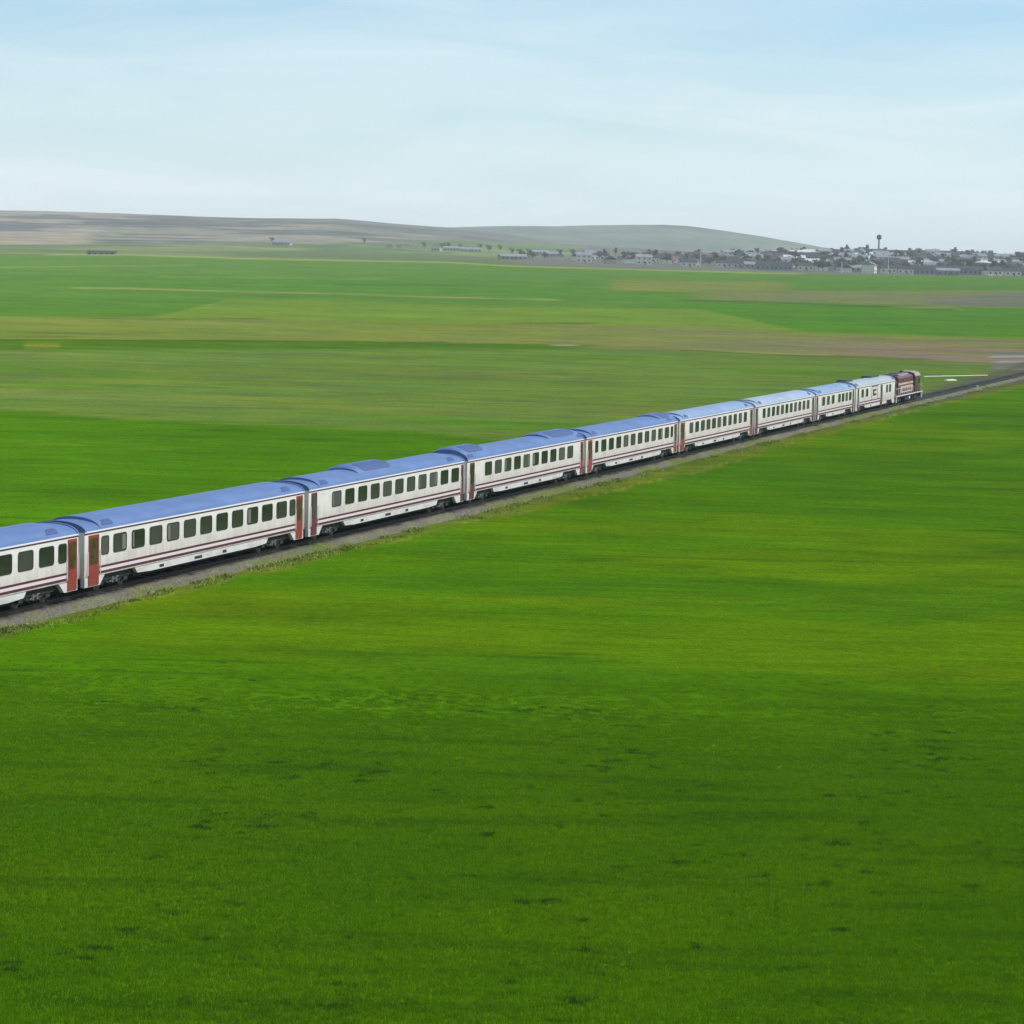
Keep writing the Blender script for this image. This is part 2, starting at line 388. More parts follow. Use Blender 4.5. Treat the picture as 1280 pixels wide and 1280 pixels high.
# ------------------------------------------------------------ track frame of reference
UX = np.array([math.sin(TH), math.cos(TH)]); UN = np.array([-math.cos(TH), math.sin(TH)])   # along / to the far side
RAIL = .42
def tp(s, y, z=0): return (TX+UX[0]*s+UN[0]*(y+1.42), TY+UX[1]*s+UN[1]*(y+1.42), RAIL+z)
TROT = math.pi/2-TH
track = empty('railway_track', tp(0,0)); track.rotation_euler = (0,0,TROT)
tag(track, 'single railway track on grey ballast running diagonally under the train', 'railway track', kind='structure')
S0, S1 = -60, 420
balm = mat('ballast_stone', (.165,.155,.13), rough=.95, spec=.0, var=.35, scale=7, bump=.05, bscale=9)
_t = balm.node_tree; _vm = [n for n in _t.nodes if n.type=='VECT_MATH'][0]; _a = N(_t,'ShaderNodeAttribute', attribute_name='crop'); _t.links.new(_a.outputs['Color'], _vm.inputs[0])
# ballast bed: real uneven strip
xs = np.arange(S0,S1+.1,.35); ys = np.array([-2.02,-1.88,-1.76,-1.64,-1.4,-1.0,-.6,0,.6,1.0,1.4,1.7,2.0,2.35,2.7])
zs = np.array([-.57,-.46,-.34,-.24,-.175,-.17,-.17,-.17,-.17,-.17,-.18,-.22,-.34,-.46,-.56])
Xg, Yg = np.meshgrid(xs, ys, indexing='ij'); Zg = np.broadcast_to(zs, Xg.shape)+(rng.random(Xg.shape)-.5)*.05
Yg = Yg+(rng.random(Xg.shape)-.5)*.12; Zg = Zg+(fbm(Xg/3,Yg,3)-.45)*.06
_n1 = fbm(Xg/1.7,Yg/.8,4); _n2 = fbm(Xg/6+5,Yg/2+9,4)
bcol = np.broadcast_to(np.array([.130,.120,.100]), Xg.shape+(3,)).copy()
def bl(c, m):
    m = np.clip(m,0,1)[...,None]; bcol[...] = bcol*(1-m)+np.array(c)*m
bl((.21,.20,.18), sst((_n1-.50)/.1)*.5)
bl((.10,.125,.030), sst((np.abs(Yg)-1.72+(_n2-.47)*3.5)/.4)*.85)
bl((.13,.135,.055), sst((np.abs(Yg)-1.45+(_n1-.47)*4.)/.4)*.5)
bl((.018,.017,.017), (1-sst((np.abs(Yg)-1.22+(_n1-.47)*.5)/.2))*.95)  # near-black between the rails: oil stain, deepened to paint in the train's shade
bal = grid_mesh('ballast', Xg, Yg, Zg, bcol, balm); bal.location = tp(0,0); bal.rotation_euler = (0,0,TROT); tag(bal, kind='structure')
rm = mat('rail_steel', (.055,.045,.04), rough=.45, metal=.7)
prof = [(-.07,-.17),(.07,-.17),(.07,-.155),(.012,-.13),(.012,-.045),(.036,-.035),(.036,0),(-.036,0),(-.036,-.035),(-.012,-.045),(-.012,-.13),(-.07,-.155)]
for sgn in (-1,1):
    MB().prism([(y+sgn*.7525,z) for y,z in prof], S0, S1).build('rail', rm, track)
sl = MB()
for k in range(int((S1-S0)/.62)):
    x = S0+.3+k*.62; sl.box(x-.13,x+.13,-1.25,1.25,-.32,-.172+.0)
tag(sl.build('sleepers', mat('sleeper_concrete',(.07,.065,.06),rough=.9,var=.15), track), kind='stuff')

# ------------------------------------------------------------ train materials
white = mat('coach_white', (.74,.695,.655), rough=.42, var=.05, scale=.6, dirt=(.40,.33,.28), dscale=(.35,1,.9), dfrom=.46, dto=.85, dstr=.55)
skirtm = mat('skirt_grey', (.60,.585,.57), rough=.55, var=.08, scale=1.2, dirt=(.25,.22,.19), dscale=(.7,1,3), dfrom=.48, dto=.75, dstr=.6)
def roofm(name, c): return mat(name, c, rough=.45, var=.10, scale=.5, dirt=tuple(q*.62 for q in c), dscale=(.25,1.6,1), dfrom=.45, dto=.75, dstr=.5)
blue = roofm('roof_blue', (.098,.165,.35)); pblue = roofm('roof_pale_blue', (.22,.30,.45)); gblue = roofm('roof_faded_blue',(.31,.38,.48)); grey = roofm('roof_grey',(.34,.39,.40))
dblue = mat('roof_dark_blue', (.045,.08,.21), rough=.5, var=.1)
red = mat('door_red', (.25,.036,.024), rough=.45, var=.12, scale=2)
dred = mat('door_dark_red', (.11,.026,.028), rough=.5, var=.2, scale=2)  # darker door red, paints in the shade of deeply recessed doors
maroon = mat('stripe_maroon', (.085,.018,.030), rough=.45)
def add_dust(m, c, z0, z1, amt):
    t = m.node_tree; b = t.nodes['Principled BSDF']; src = b.inputs['Base Color'].links[0].from_socket
    tcn = N(t,'ShaderNodeTexCoord'); sp_ = N(t,'ShaderNodeSeparateXYZ'); t.links.new(tcn.outputs['Object'], sp_.inputs[0])
    q = N(t,'ShaderNodeMapRange'); q.inputs[1].default_value = z1; q.inputs[2].default_value = z0; q.inputs[4].default_value = amt; t.links.new(sp_.outputs[2], q.inputs[0])
    mp_ = N(t,'ShaderNodeMapping'); mp_.inputs['Scale'].default_value = (3.5,1,.35); n = N(t,'ShaderNodeTexNoise'); n.inputs['Detail'].default_value = 6; n.inputs['Scale'].default_value = 1
    t.links.new(tcn.outputs['Object'], mp_.inputs[0]); t.links.new(mp_.outputs[0], n.inputs['Vector'])
    k = N(t,'ShaderNodeMapRange'); k.inputs[1].default_value = .35; k.inputs[2].default_value = .65; k.inputs[3].default_value = .35; t.links.new(n.outputs[0], k.inputs[0])
    f = N(t,'ShaderNodeMath', operation='MULTIPLY'); t.links.new(q.outputs[0], f.inputs[0]); t.links.new(k.outputs[0], f.inputs[1])
    x = N(t,'ShaderNodeMix', data_type='RGBA'); x.inputs[7].default_value = (*c,1); t.links.new(f.outputs[0], x.inputs[0]); t.links.new(src, x.inputs[6]); t.links.new(x.outputs[2], b.inputs['Base Color'])
add_dust(white, (.42,.33,.30), .9, 2.3, .75)      # brake dust settled on the lower sides
pinkm = mat('stripe_pale', (.70,.60,.60), rough=.45)
glass = mat('window_glass', (.022,.030,.018), rough=.12, spec=.5, var=.5, scale=1.1)
def vary(m, c2):
    t = m.node_tree; b = t.nodes['Principled BSDF']; src = b.inputs['Base Color'].links[0].from_socket
    oi = N(t,'ShaderNodeObjectInfo'); p = N(t,'ShaderNodeMath', operation='POWER'); p.inputs[1].default_value = 2.2; t.links.new(oi.outputs['Random'], p.inputs[0])
    x = N(t,'ShaderNodeMix', data_type='RGBA'); x.inputs[7].default_value = (*c2,1); t.links.new(p.outputs[0], x.inputs[0]); t.links.new(src, x.inputs[6]); t.links.new(x.outputs[2], b.inputs['Base Color'])
    g_ = N(t,'ShaderNodeMapRange'); g_.inputs[3].default_value = .05; g_.inputs[4].default_value = .35; t.links.new(oi.outputs['Random'], g_.inputs[0]); t.links.new(g_.outputs[0], b.inputs['Roughness'])
vary(glass, (.085,.085,.070))
bglass = mat('door_glass', (.075,.050,.022), rough=.2, spec=.5, var=.3)
curtm = mat('curtain_cloth', (.16,.15,.125), rough=.5)
rubber = mat('rubber_black', (.018,.018,.02), rough=.8)
black = mat('underframe_black', (.022,.021,.022), rough=.8, var=.4, scale=2)
steel = mat('wheel_steel', (.10,.09,.085), rough=.5, metal=.4)
spring = mat('dusty_grey_metal', (.13,.125,.12), rough=.6)
gutm = mat('gutter_pale', (.78,.75,.78), rough=.4)

ZG, ZB = 3.03, .80         # gutter and lower edge of the body above the rail
def roof_prof(rise, hw=1.43, base=ZG, n=14, p=2.0):
    return [(hw*math.cos(t), base+rise*(math.sin(t)**.9)) for t in np.linspace(0, math.pi, n)]
def arc_strip(mb, x0, x1, rise, th, hw=1.43, base=ZG):
    o_ = roof_prof(rise+th, hw+th*.6, base, 18); i_ = roof_prof(rise-.02, hw-.02, base, 18)
    return mb.prism(o_+i_[::-1], x0, x1)
def rrect(x0,x1,z0,z1,r=.13,n=4):
    pts = []
    for cx,cz,a0 in ((x1-r,z1-r,0),(x0+r,z1-r,90),(x0+r,z0+r,180),(x1-r,z0+r,270)):
        for i in range(n+1):
            t = rad(a0+90*i/n); pts.append((cx+r*math.cos(t), cz+r*math.sin(t)))
    return pts
_mc = {}
def shared(key, name, mbf, m, parent, loc=(0,0,0), **kw):
    if key not in _mc:
        o = mbf().build(name, m, parent, **kw); _mc[key] = o.data
    else:
        o = bpy.data.objects.new(name, _mc[key]); col.objects.link(o); o.parent = parent
    o.location = loc; return o
YS = 1.42
def ring(w_, h_, t_):
    a_ = rrect(-w_/2-t_, w_/2+t_, -h_/2-t_, h_/2+t_, .16); b_ = rrect(-w_/2, w_/2, -h_/2, h_/2, .11)
    m_ = MB(); n = len(a_); vs = [(x,y,z) for y in (0,-.022) for x,z in a_]+[(x,y,z) for y in (0,-.022) for x,z in b_]
    fs = []
    for i in range(n):
        j = (i+1)%n; fs += [(i,j,n+j,n+i),(2*n+i,2*n+j,3*n+j,3*n+i),(n+i,n+j,3*n+j,3*n+i)]
    return m_.add(vs, fs)
def window(root, xc, wd, zc=2.265, h=.83, m=glass, name='window', side=-1):
    wd = round(wd,1)
    o = shared(('w',wd,h,m.name), name, lambda: MB().slab(rrect(-wd/2,wd/2,-h/2,h/2,.11), .01, -.012), m, root, (xc, side*YS, zc))
    if side>0: o.rotation_euler = (0,0,math.pi)
    shared(('wf',wd,h), 'window_frame', lambda: ring(wd,h,.045), rubber, o)
    if wd>1 and random.random()<.28:
        q = random.choice([.16,.26,.36]); sgn = random.choice((-1,1))
        shared(('cur',wd,q,sgn), 'curtain', lambda: MB().box(*sorted((sgn*(wd/2-.06), sgn*(wd/2-.06-q))), -.0145, -.0125, -h/2+.05, h/2-.05), curtm, o)
    return o
def wheel_mb():
    m_ = MB()
    for sg in (-1,1):
        m_.cyl((0,sg*.68,0),(0,sg*.815,0),.46,n=20); m_.cyl((0,sg*.66,0),(0,sg*.69,0),.50,n=20); m_.cyl((0,sg*.815,0),(0,sg*.87,0),.14,n=10)
    m_.cyl((0,-.7,0),(0,.7,0),.09,n=8); return m_
def bogie(root, xc, ax=(-1.25,1.25)):
    def fr():
        m_ = MB()
        for sg in (-1,1):
            y0,y1 = sorted((sg*.93, sg*1.08))
            m_.slab([(-1.75,.42),(-1.6,.62),(-.55,.62),(-.4,.36),(.4,.36),(.55,.62),(1.6,.62),(1.75,.42),(1.6,.40),(-1.6,.40)][:8]+[(1.0,.44),(.5,.26),(-.5,.26),(-1.0,.44)], y0, y1)
            for x in ax: m_.box(x-.2,x+.2,y0-.02,y1+.02,.27,.60)
        m_.box(-.35,.35,-1.0,1.0,.34,.62); return m_
    b_ = shared(('bog',ax), 'bogie', fr, black, root, (xc,0,0))
    for x in ax: shared('whl','wheel', wheel_mb, steel, b_, (x,0,.46), smooth=True)
    for sg in (-1,1):
        shared(('spr',sg),'spring', lambda: MB().cyl((-.2,sg*1.09,.30),(-.2,sg*1.09,.60),.10,n=10).cyl((.2,sg*1.09,.30),(.2,sg*1.09,.60),.10,n=10).cyl((-.45,sg*1.11,.34),(.45,sg*1.13,.55),.035,n=8), spring, b_)
    return b_

def hump(root, a, b, rise, m, sl0=.25, sl1=1.2, th=.24):
    # raised roof unit, steep at its rear end and easing down at the other
    m_ = MB(); rows = []; n = 18
    for x, k in ((a,0),(a+sl0,1),(b-sl1,1),(b,0)):
        rows.append([(x, y*(1.0 if k else .99), z) for y, z in roof_prof(rise+.008+th*k, 1.43*(1-.12*(1)), ZG+.10, n)])
    vs = [p for r_ in rows for p in r_]+[(a,0,ZG+.1),(b,0,ZG+.1)]
    fs = []
    for r_ in range(3):
        for i in range(n-1): fs.append((r_*n+i, r_*n+i+1, (r_+1)*n+i+1, (r_+1)*n+i))
    A, B = len(vs)-2, len(vs)-1
    for i in range(n-1): fs += [(A, i, i+1), (B, 3*n+i+1, 3*n+i)]
    m_.add(vs, fs); o = m_.build('air_conditioner', m, root, smooth=True)
    # grille set in the near flank
    x0, x1 = a+sl0+.5, b-sl1+.1
    def q(t, x, off_): 
        y, z = -1.43*.88*math.cos(t), ZG+.10+(rise+.008+th)*(math.sin(t)**.9); return (x, y-off_*.5, z+off_)
    g_ = MB(); T = np.linspace(rad(28), rad(82), 6)
    vs = [q(t,x,.02) for t in T for x in (x0,x0+.25,x1-.25,x1)]
    vs = []; 
    for k, t in enumerate(T):
        e = .35 if k in (0,5) else 0
        vs += [q(t,x0+e,.018), q(t,x1-e,.018)]
    g_.add(vs, [(2*k,2*k+1,2*k+3,2*k+2) for k in range(5)]).build('grille', dblue, o)
    return o

def coach(s, length, label, wins, doors, roof, rise=.60, humps=(), end_low=True, vents=((12.2,.9),(8.2,.5),(15.6,.45)), doormats=(red,red), grp='blue-roofed passenger coaches of the long train'):
    root = empty('railway_coach', tp(s,0)); root.rotation_euler = (0,0,TROT)
    tag(root, label, 'railway coach', grp)
    x0, x1 = .28, length-.28
    side = [(1.30,ZB),(1.40,ZB+.06),(1.42,ZB+.5),(1.42,2.75),(1.405,ZG)]
    MB().prism([(y,z) for y,z in side]+[(-y,z) for y,z in side[::-1]], x0, x1).build('body', white, root, smooth=True)
    # roof: full height between low end sections
    e = 1.55 if end_low else .0
    rf = MB()
    if end_low:
        rf.prism(roof_prof(rise), x0+e, x1-e)
    else: rf.prism(roof_prof(rise), x0, x1)
    ro = rf.build('roof', roof, root, smooth=True)
    if end_low:
        MB().prism(roof_prof(rise-.13), x0+.02, x0+e-.003).build('roof_end', roof, ro, smooth=True)
        MB().prism(roof_prof(rise-.13), x1-e+.003, x1-.02).build('roof_end', roof, ro, smooth=True)
    for xr in (x0+.02, x1-.14): arc_strip(MB(), xr, xr+.12, rise-.13 if end_low else rise, .05).build('roof_rib', roof, ro, smooth=True)
    # dark blue wedge panel by each end of the roof, near and far flank
    for xr in (x0+e+.25, x1-e-1.45):
        for sg in (-1,1):
            T = [rad(18),rad(30),rad(42)]; vs = []
            for k,t in enumerate(T):
                y, z = sg*1.43*math.cos(t), ZG+rise*(math.sin(t)**.9)
                vs += [(xr+.45*k*.5, y+sg*.012, z+.018),(xr+1.2, y+sg*.012, z+.018)]
            MB().add(vs,[(0,1,3,2),(2,3,5,4)]).build('roof_dark_panel', dblue, ro)
    for sg in (-1,1):
        y0,y1 = sorted((sg*1.404, sg*1.455)); MB().box(x0,x1,y0,y1,ZG-.035,ZG+.035).build('gutter', gutm, root)
        y0,y1 = sorted((sg*1.40, sg*1.4265)); MB().box(x0,x1,y0,y1,ZG-.115,ZG-.055).build('upper_stripe', maroon, root)
    da = doors[0][1]+.08 if doors else x0; db = doors[-1][0]-.08 if len(doors)>1 else x1
    for z0,z1,mm,nm in ((1.20,1.31,maroon,'stripe'),(.935,1.045,maroon,'stripe'),(1.05,1.195,pinkm,'pale_stripe')):
        for sg in (-1,1):
            y0,y1 = sorted((sg*1.405, sg*1.427)); MB().box(da,db,y0,y1,z0,z1).build(nm, mm, root)
    # skirt between the bogies and the step wells at the doors
    k0, k1 = 5.55, length-5.1
    for sg in (1,-1):
        y0,y1 = sorted((sg*1.22, sg*1.395))
        so_ = MB().slab([(k0,ZB+.02),(k0+.25,.56),(k0+1.6,.50),(k1-1.6,.50),(k1-.25,.56),(k1,ZB+.02)], y0, y1).build('skirt', skirtm, root)
    for vx,vw in vents:
        if vx<k1-1: MB().box(vx,vx+vw,-1.402,-1.38,.57,.72).build('vent', rubber, so_)
    for sg in (-1,1):
        y0,y1 = sorted((sg*1.20, sg*1.41))
        MB().slab([(x0+.05,ZB+.03),(x0+.05,.38),(1.85,.38),(2.35,ZB+.03)], y0, y1).build('step_well', skirtm, root)
        MB().slab([(x1-.05,ZB+.03),(x1-.05,.38),(length-1.6,.38),(length-2.1,ZB+.03)], y0, y1).build('step_well', skirtm, root)
    MB().box(x0+.1,x1-.1,-1.15,1.15,.50,ZB+.01).box(k0+.6,k1-.6,-1.0,1.0,.30,.56).build('underframe', black, root)
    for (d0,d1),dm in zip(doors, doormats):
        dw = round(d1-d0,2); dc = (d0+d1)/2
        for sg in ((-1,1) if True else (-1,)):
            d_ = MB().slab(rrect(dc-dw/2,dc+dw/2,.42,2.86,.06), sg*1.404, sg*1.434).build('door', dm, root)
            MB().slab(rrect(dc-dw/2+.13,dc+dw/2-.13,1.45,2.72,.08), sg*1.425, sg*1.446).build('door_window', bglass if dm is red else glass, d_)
            [MB().cyl((dc+q*(dw/2+.09),sg*1.47,.95),(dc+q*(dw/2+.09),sg*1.47,2.1),.02,n=6).build('handrail', gutm, d_) for q in (-1,1)]
    for (a_,b_) in wins:
        window(root, (a_+b_)/2, max(b_-a_, .55))
    bogie(root, 3.85); bogie(root, length-3.85)
    for xe, sg in ((x0,-1),(x1,1)):
        gw = MB()
        for q in range(3):
            xa = xe+sg*(.0+q*.09); xb = xa+sg*.06; lo_,hi_ = sorted((xa,xb)); gw.box(lo_,hi_,-.62+.03*(q%2),.62-.03*(q%2),.62,2.86-.04*(q%2))
        gw.build('gangway_bellows', rubber, root)
        for yb in (-.875,.875):
            MB().cyl((xe-sg*.02,yb,.62),(xe+sg*.2,yb,.62),.08,n=8).cyl((xe+sg*.2,yb,.62),(xe+sg*.24,yb,.62),.22,n=12).build('buffer', steel, root)
        MB().cyl((xe+sg*.012,-1.15,1.0),(xe+sg*.012,-1.15,2.6),.03,n=6).build('end_handrail', gutm, root)
    for (a_,b_,th_) in humps: hump(root, a_, b_, rise, roof, th=th_)
    return root

def wn(lst): return lst
D2 = [(.72,1.68),(24.75,25.72)]
def row(a_, n, wd, pitch): return [(a_+i*pitch, a_+i*pitch+wd) for i in range(n)]
J = [-.09,26.48,52.92,79.37,106.17,133.38,160.45,181.35,205.49,224.74]
c1w = [(1.97,2.69)]+row(3.22,11,1.29,1.922)+[(24.24,24.92)]
coach(J[0]-26.45, 26.4, 'rearmost blue-roofed white coach, cut off by the left edge of the picture', c1w, [(.72,1.68),(25.08,25.98)], blue)
coach(J[0], 26.5, 'second coach from the left, plain blue roof and orange-red doors at both ends', c1w, [(.66,1.72),(25.1,26.0)], blue)
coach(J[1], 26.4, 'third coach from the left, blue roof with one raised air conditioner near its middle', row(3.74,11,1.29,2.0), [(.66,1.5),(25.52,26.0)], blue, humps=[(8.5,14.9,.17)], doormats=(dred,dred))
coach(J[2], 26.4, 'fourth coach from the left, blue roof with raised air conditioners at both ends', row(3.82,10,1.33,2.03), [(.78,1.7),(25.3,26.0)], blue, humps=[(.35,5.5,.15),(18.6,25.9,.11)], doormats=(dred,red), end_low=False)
coach(J[3], 26.7, 'fifth coach from the left, smooth blue roof and red door at its rear end', [(2.67,3.35)]+row(4.25,10,1.25,2.02)+[(24.4,24.85)], [(.76,1.86),(25.4,26.2)], blue, humps=[(22.0,26.3,.07)])
coach(J[4], 27.1, 'sixth coach from the left, paler blue roof, red door pair at its rear joint', row(3.6,11,1.15,1.95), [(.6,2.0),(25.6,26.6)], pblue)
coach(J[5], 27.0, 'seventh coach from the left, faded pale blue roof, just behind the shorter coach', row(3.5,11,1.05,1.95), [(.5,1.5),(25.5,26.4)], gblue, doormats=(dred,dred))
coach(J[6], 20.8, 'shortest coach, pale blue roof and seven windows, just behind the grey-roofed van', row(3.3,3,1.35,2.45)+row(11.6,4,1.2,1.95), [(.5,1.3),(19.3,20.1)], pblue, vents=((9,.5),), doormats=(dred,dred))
# ---- generator van with grey roof
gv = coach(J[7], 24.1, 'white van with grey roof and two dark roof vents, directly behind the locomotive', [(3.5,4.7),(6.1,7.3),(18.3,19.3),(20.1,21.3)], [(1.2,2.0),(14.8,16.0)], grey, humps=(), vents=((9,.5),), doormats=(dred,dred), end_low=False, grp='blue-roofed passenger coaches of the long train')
del gv['group']; gv.name = 'generator_van'; gv['category'] = 'railway van'
for (a_,b_) in ((.6,4.6),(14.6,20.2)):
    MB().slab([(a_,3.50),(a_+.2,3.83),(b_-.3,3.83),(b_,3.50)], -.15, .95).build('roof_vent', mat('vent_black',(.03,.035,.045),rough=.6), gv, bevel=.04)
fr = MB().box(9.6,12.9,-1.434,-1.40,1.35,2.75).build('cargo_door', white, gv)
MB().box(10.2,12.2,-1.452,-1.43,1.75,2.5).build('door_window', glass, fr)
MB().box(10.9,12.35,-1.466,-1.45,1.98,2.28).build('door_panel', white, fr)
MB().box(9.48,9.58,-1.45,-1.41,1.3,2.8).box(12.95,13.05,-1.45,-1.41,1.3,2.8).box(9.4,13.2,-1.45,-1.41,2.8,2.88).build('door_rail', rubber, gv)

# ------------------------------------------------------------ locomotive
lm = mat('loco_maroon', (.12,.032,.036), rough=.5, var=.25, scale=1.5, dirt=(.10,.07,.06), dscale=(.8,1,1.5), dfrom=.42, dto=.7, dstr=.7)
lc = mat('loco_cream', (.60,.42,.33), rough=.5, var=.15, scale=2, dirt=(.22,.14,.11), dscale=(.8,1,2), dfrom=.45, dto=.7, dstr=.6)
lr = mat('loco_roof', (.33,.25,.26), rough=.6, var=.2, dirt=(.10,.07,.07), dscale=(.6,1,1), dfrom=.45, dto=.65, dstr=.8)
lo = empty('diesel_locomotive', tp(J[8],0)); lo.rotation_euler = (0,0,TROT)
tag(lo, 'maroon and cream diesel locomotive leading the train at its far right end', 'locomotive')
LN = 19.2
MB().box(.3,LN-.3,-1.42,1.42,.86,1.06).build('underframe', black, lo)
MB().box(.3,LN-.3,-1.46,-1.424,.98,1.08).build('walkway_edge', gutm, lo); MB().box(.3,LN-.3,1.424,1.46,.98,1.08).build('walkway_edge', gutm, lo)
def hoodprof(h, hw, top): return [(hw,1.062),(hw,h),(hw*.8,top-.05),(hw*.5,top),(-hw*.5,top),(-hw*.8,top-.05),(-hw,h),(-hw,1.062)]
hd = MB().prism(hoodprof(3.15,1.12,3.42), 3.4, 13.6).build('hood', lm, lo)
MB().prism(hoodprof(2.75,1.0,2.95), .9, 3.395).build('rear_nose', lm, lo)
MB().box(3.5,13.5,-1.165,-1.125,2.30,2.52).build('cream_band', lc, hd); MB().box(3.5,13.5,1.125,1.165,2.30,2.52).build('cream_band', lc, hd)
MB().box(5.0,13.2,-1.16,-1.125,1.30,2.12).build('cream_panel', lc, hd)
for k in range(5): MB().box(6.0+k*1.35,7.0+k*1.35,-1.175,-1.15,1.5,1.68).box(6.0+k*1.35,7.0+k*1.35,-1.175,-1.15,1.78,1.94).build('louvre', rubber, hd)
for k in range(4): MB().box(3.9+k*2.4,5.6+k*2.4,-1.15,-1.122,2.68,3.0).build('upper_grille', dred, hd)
for k in range(4): MB().box(1.1+k*.58,1.5+k*.58,-1.04,-1.002,1.35,2.5).build('nose_door', rubber, lo)
MB().prism([(.95,3.35),(.8,3.62),(-.8,3.62),(-.95,3.35)], 4.6, 9.6).build('roof_cowl', lr, hd); MB().prism([(.7,3.35),(.55,3.55),(-.55,3.55),(-.7,3.35)], 10.0, 12.8).build('roof_cowl', lr, hd)
for x in (5.7,7.3,8.8): MB().cyl((x,0,3.60),(x,0,3.72),.55,n=16).build('radiator_fan', steel, hd)
MB().cyl((11.2,0,3.5),(11.2,0,3.85),.16,n=10).build('exhaust_stack', rubber, hd)
cabp = [(1.38,1.062),(1.42,1.4),(1.40,3.05),(1.15,3.45),(.6,3.62),(-.6,3.62),(-1.15,3.45),(-1.40,3.05),(-1.42,1.4),(-1.38,1.062)]
cb = MB().prism(cabp, 13.605, 17.0).build('cab', mat('cab_dark_maroon',(.085,.035,.040),rough=.45,var=.2), lo)
MB().prism([(1.44,3.14),(1.17,3.50),(.6,3.67),(-.6,3.67),(-1.17,3.50),(-1.44,3.14),(-1.40,3.05),(-1.15,3.452),(-.6,3.622),(.6,3.622),(1.15,3.452),(1.40,3.05)],13.45,17.15).build('cab_roof', lr, cb)
for a_,b_ in ((13.95,14.9),(15.6,16.6)): MB().slab(rrect(a_,b_,2.15,2.92,.08), -1.428, -1.40).build('cab_window', glass, cb)
MB().slab(rrect(14.98,15.52,1.15,2.95,.06), -1.434,-1.41).build('cab_door', lm, cb)
MB().box(17.0,17.02,-1.1,-.1,2.2,2.95).build('windscreen', glass, cb); MB().box(17.0,17.02,.1,1.1,2.2,2.95).build('windscreen', glass, cb)
MB().prism(hoodprof(2.0,1.15,2.15), 17.005, 18.5).build('front_nose', lm, lo)
for yb in (-.6,.6): MB().cyl((18.5,yb,1.8),(18.56,yb,1.8),.13,n=12).build('headlight', mat('lamp_glass',(.7,.7,.65),rough=.2), lo)
MB().slab([(7.3,.85),(7.6,.28),(11.6,.28),(11.9,.85)], -1.25, 1.25).build('fuel_tank', black, lo)
MB().box(10.2,10.9,-1.29,-1.255,.42,.74).build('tank_gauge', gutm, lo)
for xb in (3.9,15.3):
    b_ = bogie(lo, xb, (-1.7,0.,1.7))
for y in (-1.40,1.40):
    hr = MB()
    for x in np.arange(.6,13.2,1.5): hr.cyl((x,y,1.06),(x,y,1.95),.022,n=6)
    hr.cyl((.6,y,1.95),(12.6,y,1.95),.022,n=6).build('handrail', gutm, lo)
    MB().cyl((17.2,y,1.95),(18.4,y,1.95),.022,n=6).cyl((18.4,y,1.06),(18.4,y,1.95),.022,n=6).build('handrail', gutm, lo)
for y in (-1.38,1.38):
    for x in (1.0,18.3):
        ls = MB()
        for z in (.3,.55,.8): ls.box(x-.25,x+.25,y-.09,y+.09,z-.02,z+.02)
        ls.box(x-.28,x-.24,y-.06,y+.06,.26,1.0).box(x+.24,x+.28,y-.06,y+.06,.26,1.0)
        ls.build('step_ladder', gutm, lo)
for xe,sg in ((.3,-1),(LN-.3,1)):
    bf = MB()
    for yb in (-.875,.875): bf.cyl((xe,yb,.66),(xe+sg*.22,yb,.66),.08,n=8).cyl((xe+sg*.2,yb,.66),(xe+sg*.27,yb,.66),.22,n=12)
    bf.box(min(xe,xe+sg*.06),max(xe,xe+sg*.06),-1.35,1.35,.42,.855)
    bf.build('buffer_beam', black, lo)

# ------------------------------------------------------------ standing crop in the foreground (real blades)
def blades(n, size, hgt, wd, seed):
    g_ = np.random.default_rng(seed)
    X = (g_.random(n)-.5)*size; Y = (g_.random(n)-.5)*size; A = g_.random(n)*math.tau; Hh = hgt*(.55+.6*g_.random(n))
    ln = (g_.random(n)**1.2)*.75*Hh; W = wd*(.6+.8*g_.random(n)); B = g_.random(n)*math.tau
    px_ = np.cos(A)*W/2; py_ = np.sin(A)*W/2
    mx_ = np.cos(B)*ln*.35; my_ = np.sin(B)*ln*.35; tx = np.cos(B)*ln; ty = np.sin(B)*ln
    Z0 = np.zeros(n)-.02
    V = np.stack([np.stack([X-px_,Y-py_,Z0],-1), np.stack([X+px_,Y+py_,Z0],-1),
                  np.stack([X+mx_+px_*.9,Y+my_+py_*.9,Hh*.62],-1), np.stack([X+mx_-px_*.9,Y+my_-py_*.9,Hh*.62],-1),
                  np.stack([X+tx,Y+ty,Hh*(1-.25*(ln/Hh))],-1)],1).reshape(-1,3)
    base = np.arange(n)*5
    F = []
    for b_ in base: F += [(b_,b_+1,b_+2,b_+3),(b_+3,b_+2,b_+4)]
    return V, F
V, F = blades(72, .36, .11, .015, 5)
me = bpy.data.meshes.new('grass'); me.from_pydata(V.tolist(), [], F)
gm = bpy.data.materials.new('grass_blade'); gm.use_nodes = True; t = gm.node_tree; b = t.nodes['Principled BSDF']
b.inputs['Roughness'].default_value = .9; b.inputs['Specular IOR Level'].default_value = .04
g = N(t,'ShaderNodeNewGeometry'); oi = N(t,'ShaderNodeObjectInfo')
n1 = N(t,'ShaderNodeTexNoise'); n1.inputs['Scale'].default_value = .12; n1.inputs['Detail'].default_value = 5
n2 = N(t,'ShaderNodeTexNoise'); n2.inputs['Scale'].default_value = 1.; n2.inputs['Detail'].default_value = 5; n2.inputs['Roughness'].default_value = .65
n3 = N(t,'ShaderNodeTexNoise'); n3.inputs['Scale'].default_value = 7; n3.inputs['Detail'].default_value = 2
mp_ = N(t,'ShaderNodeMapping'); mp_.inputs['Scale'].default_value = (.75,1.0,.3)
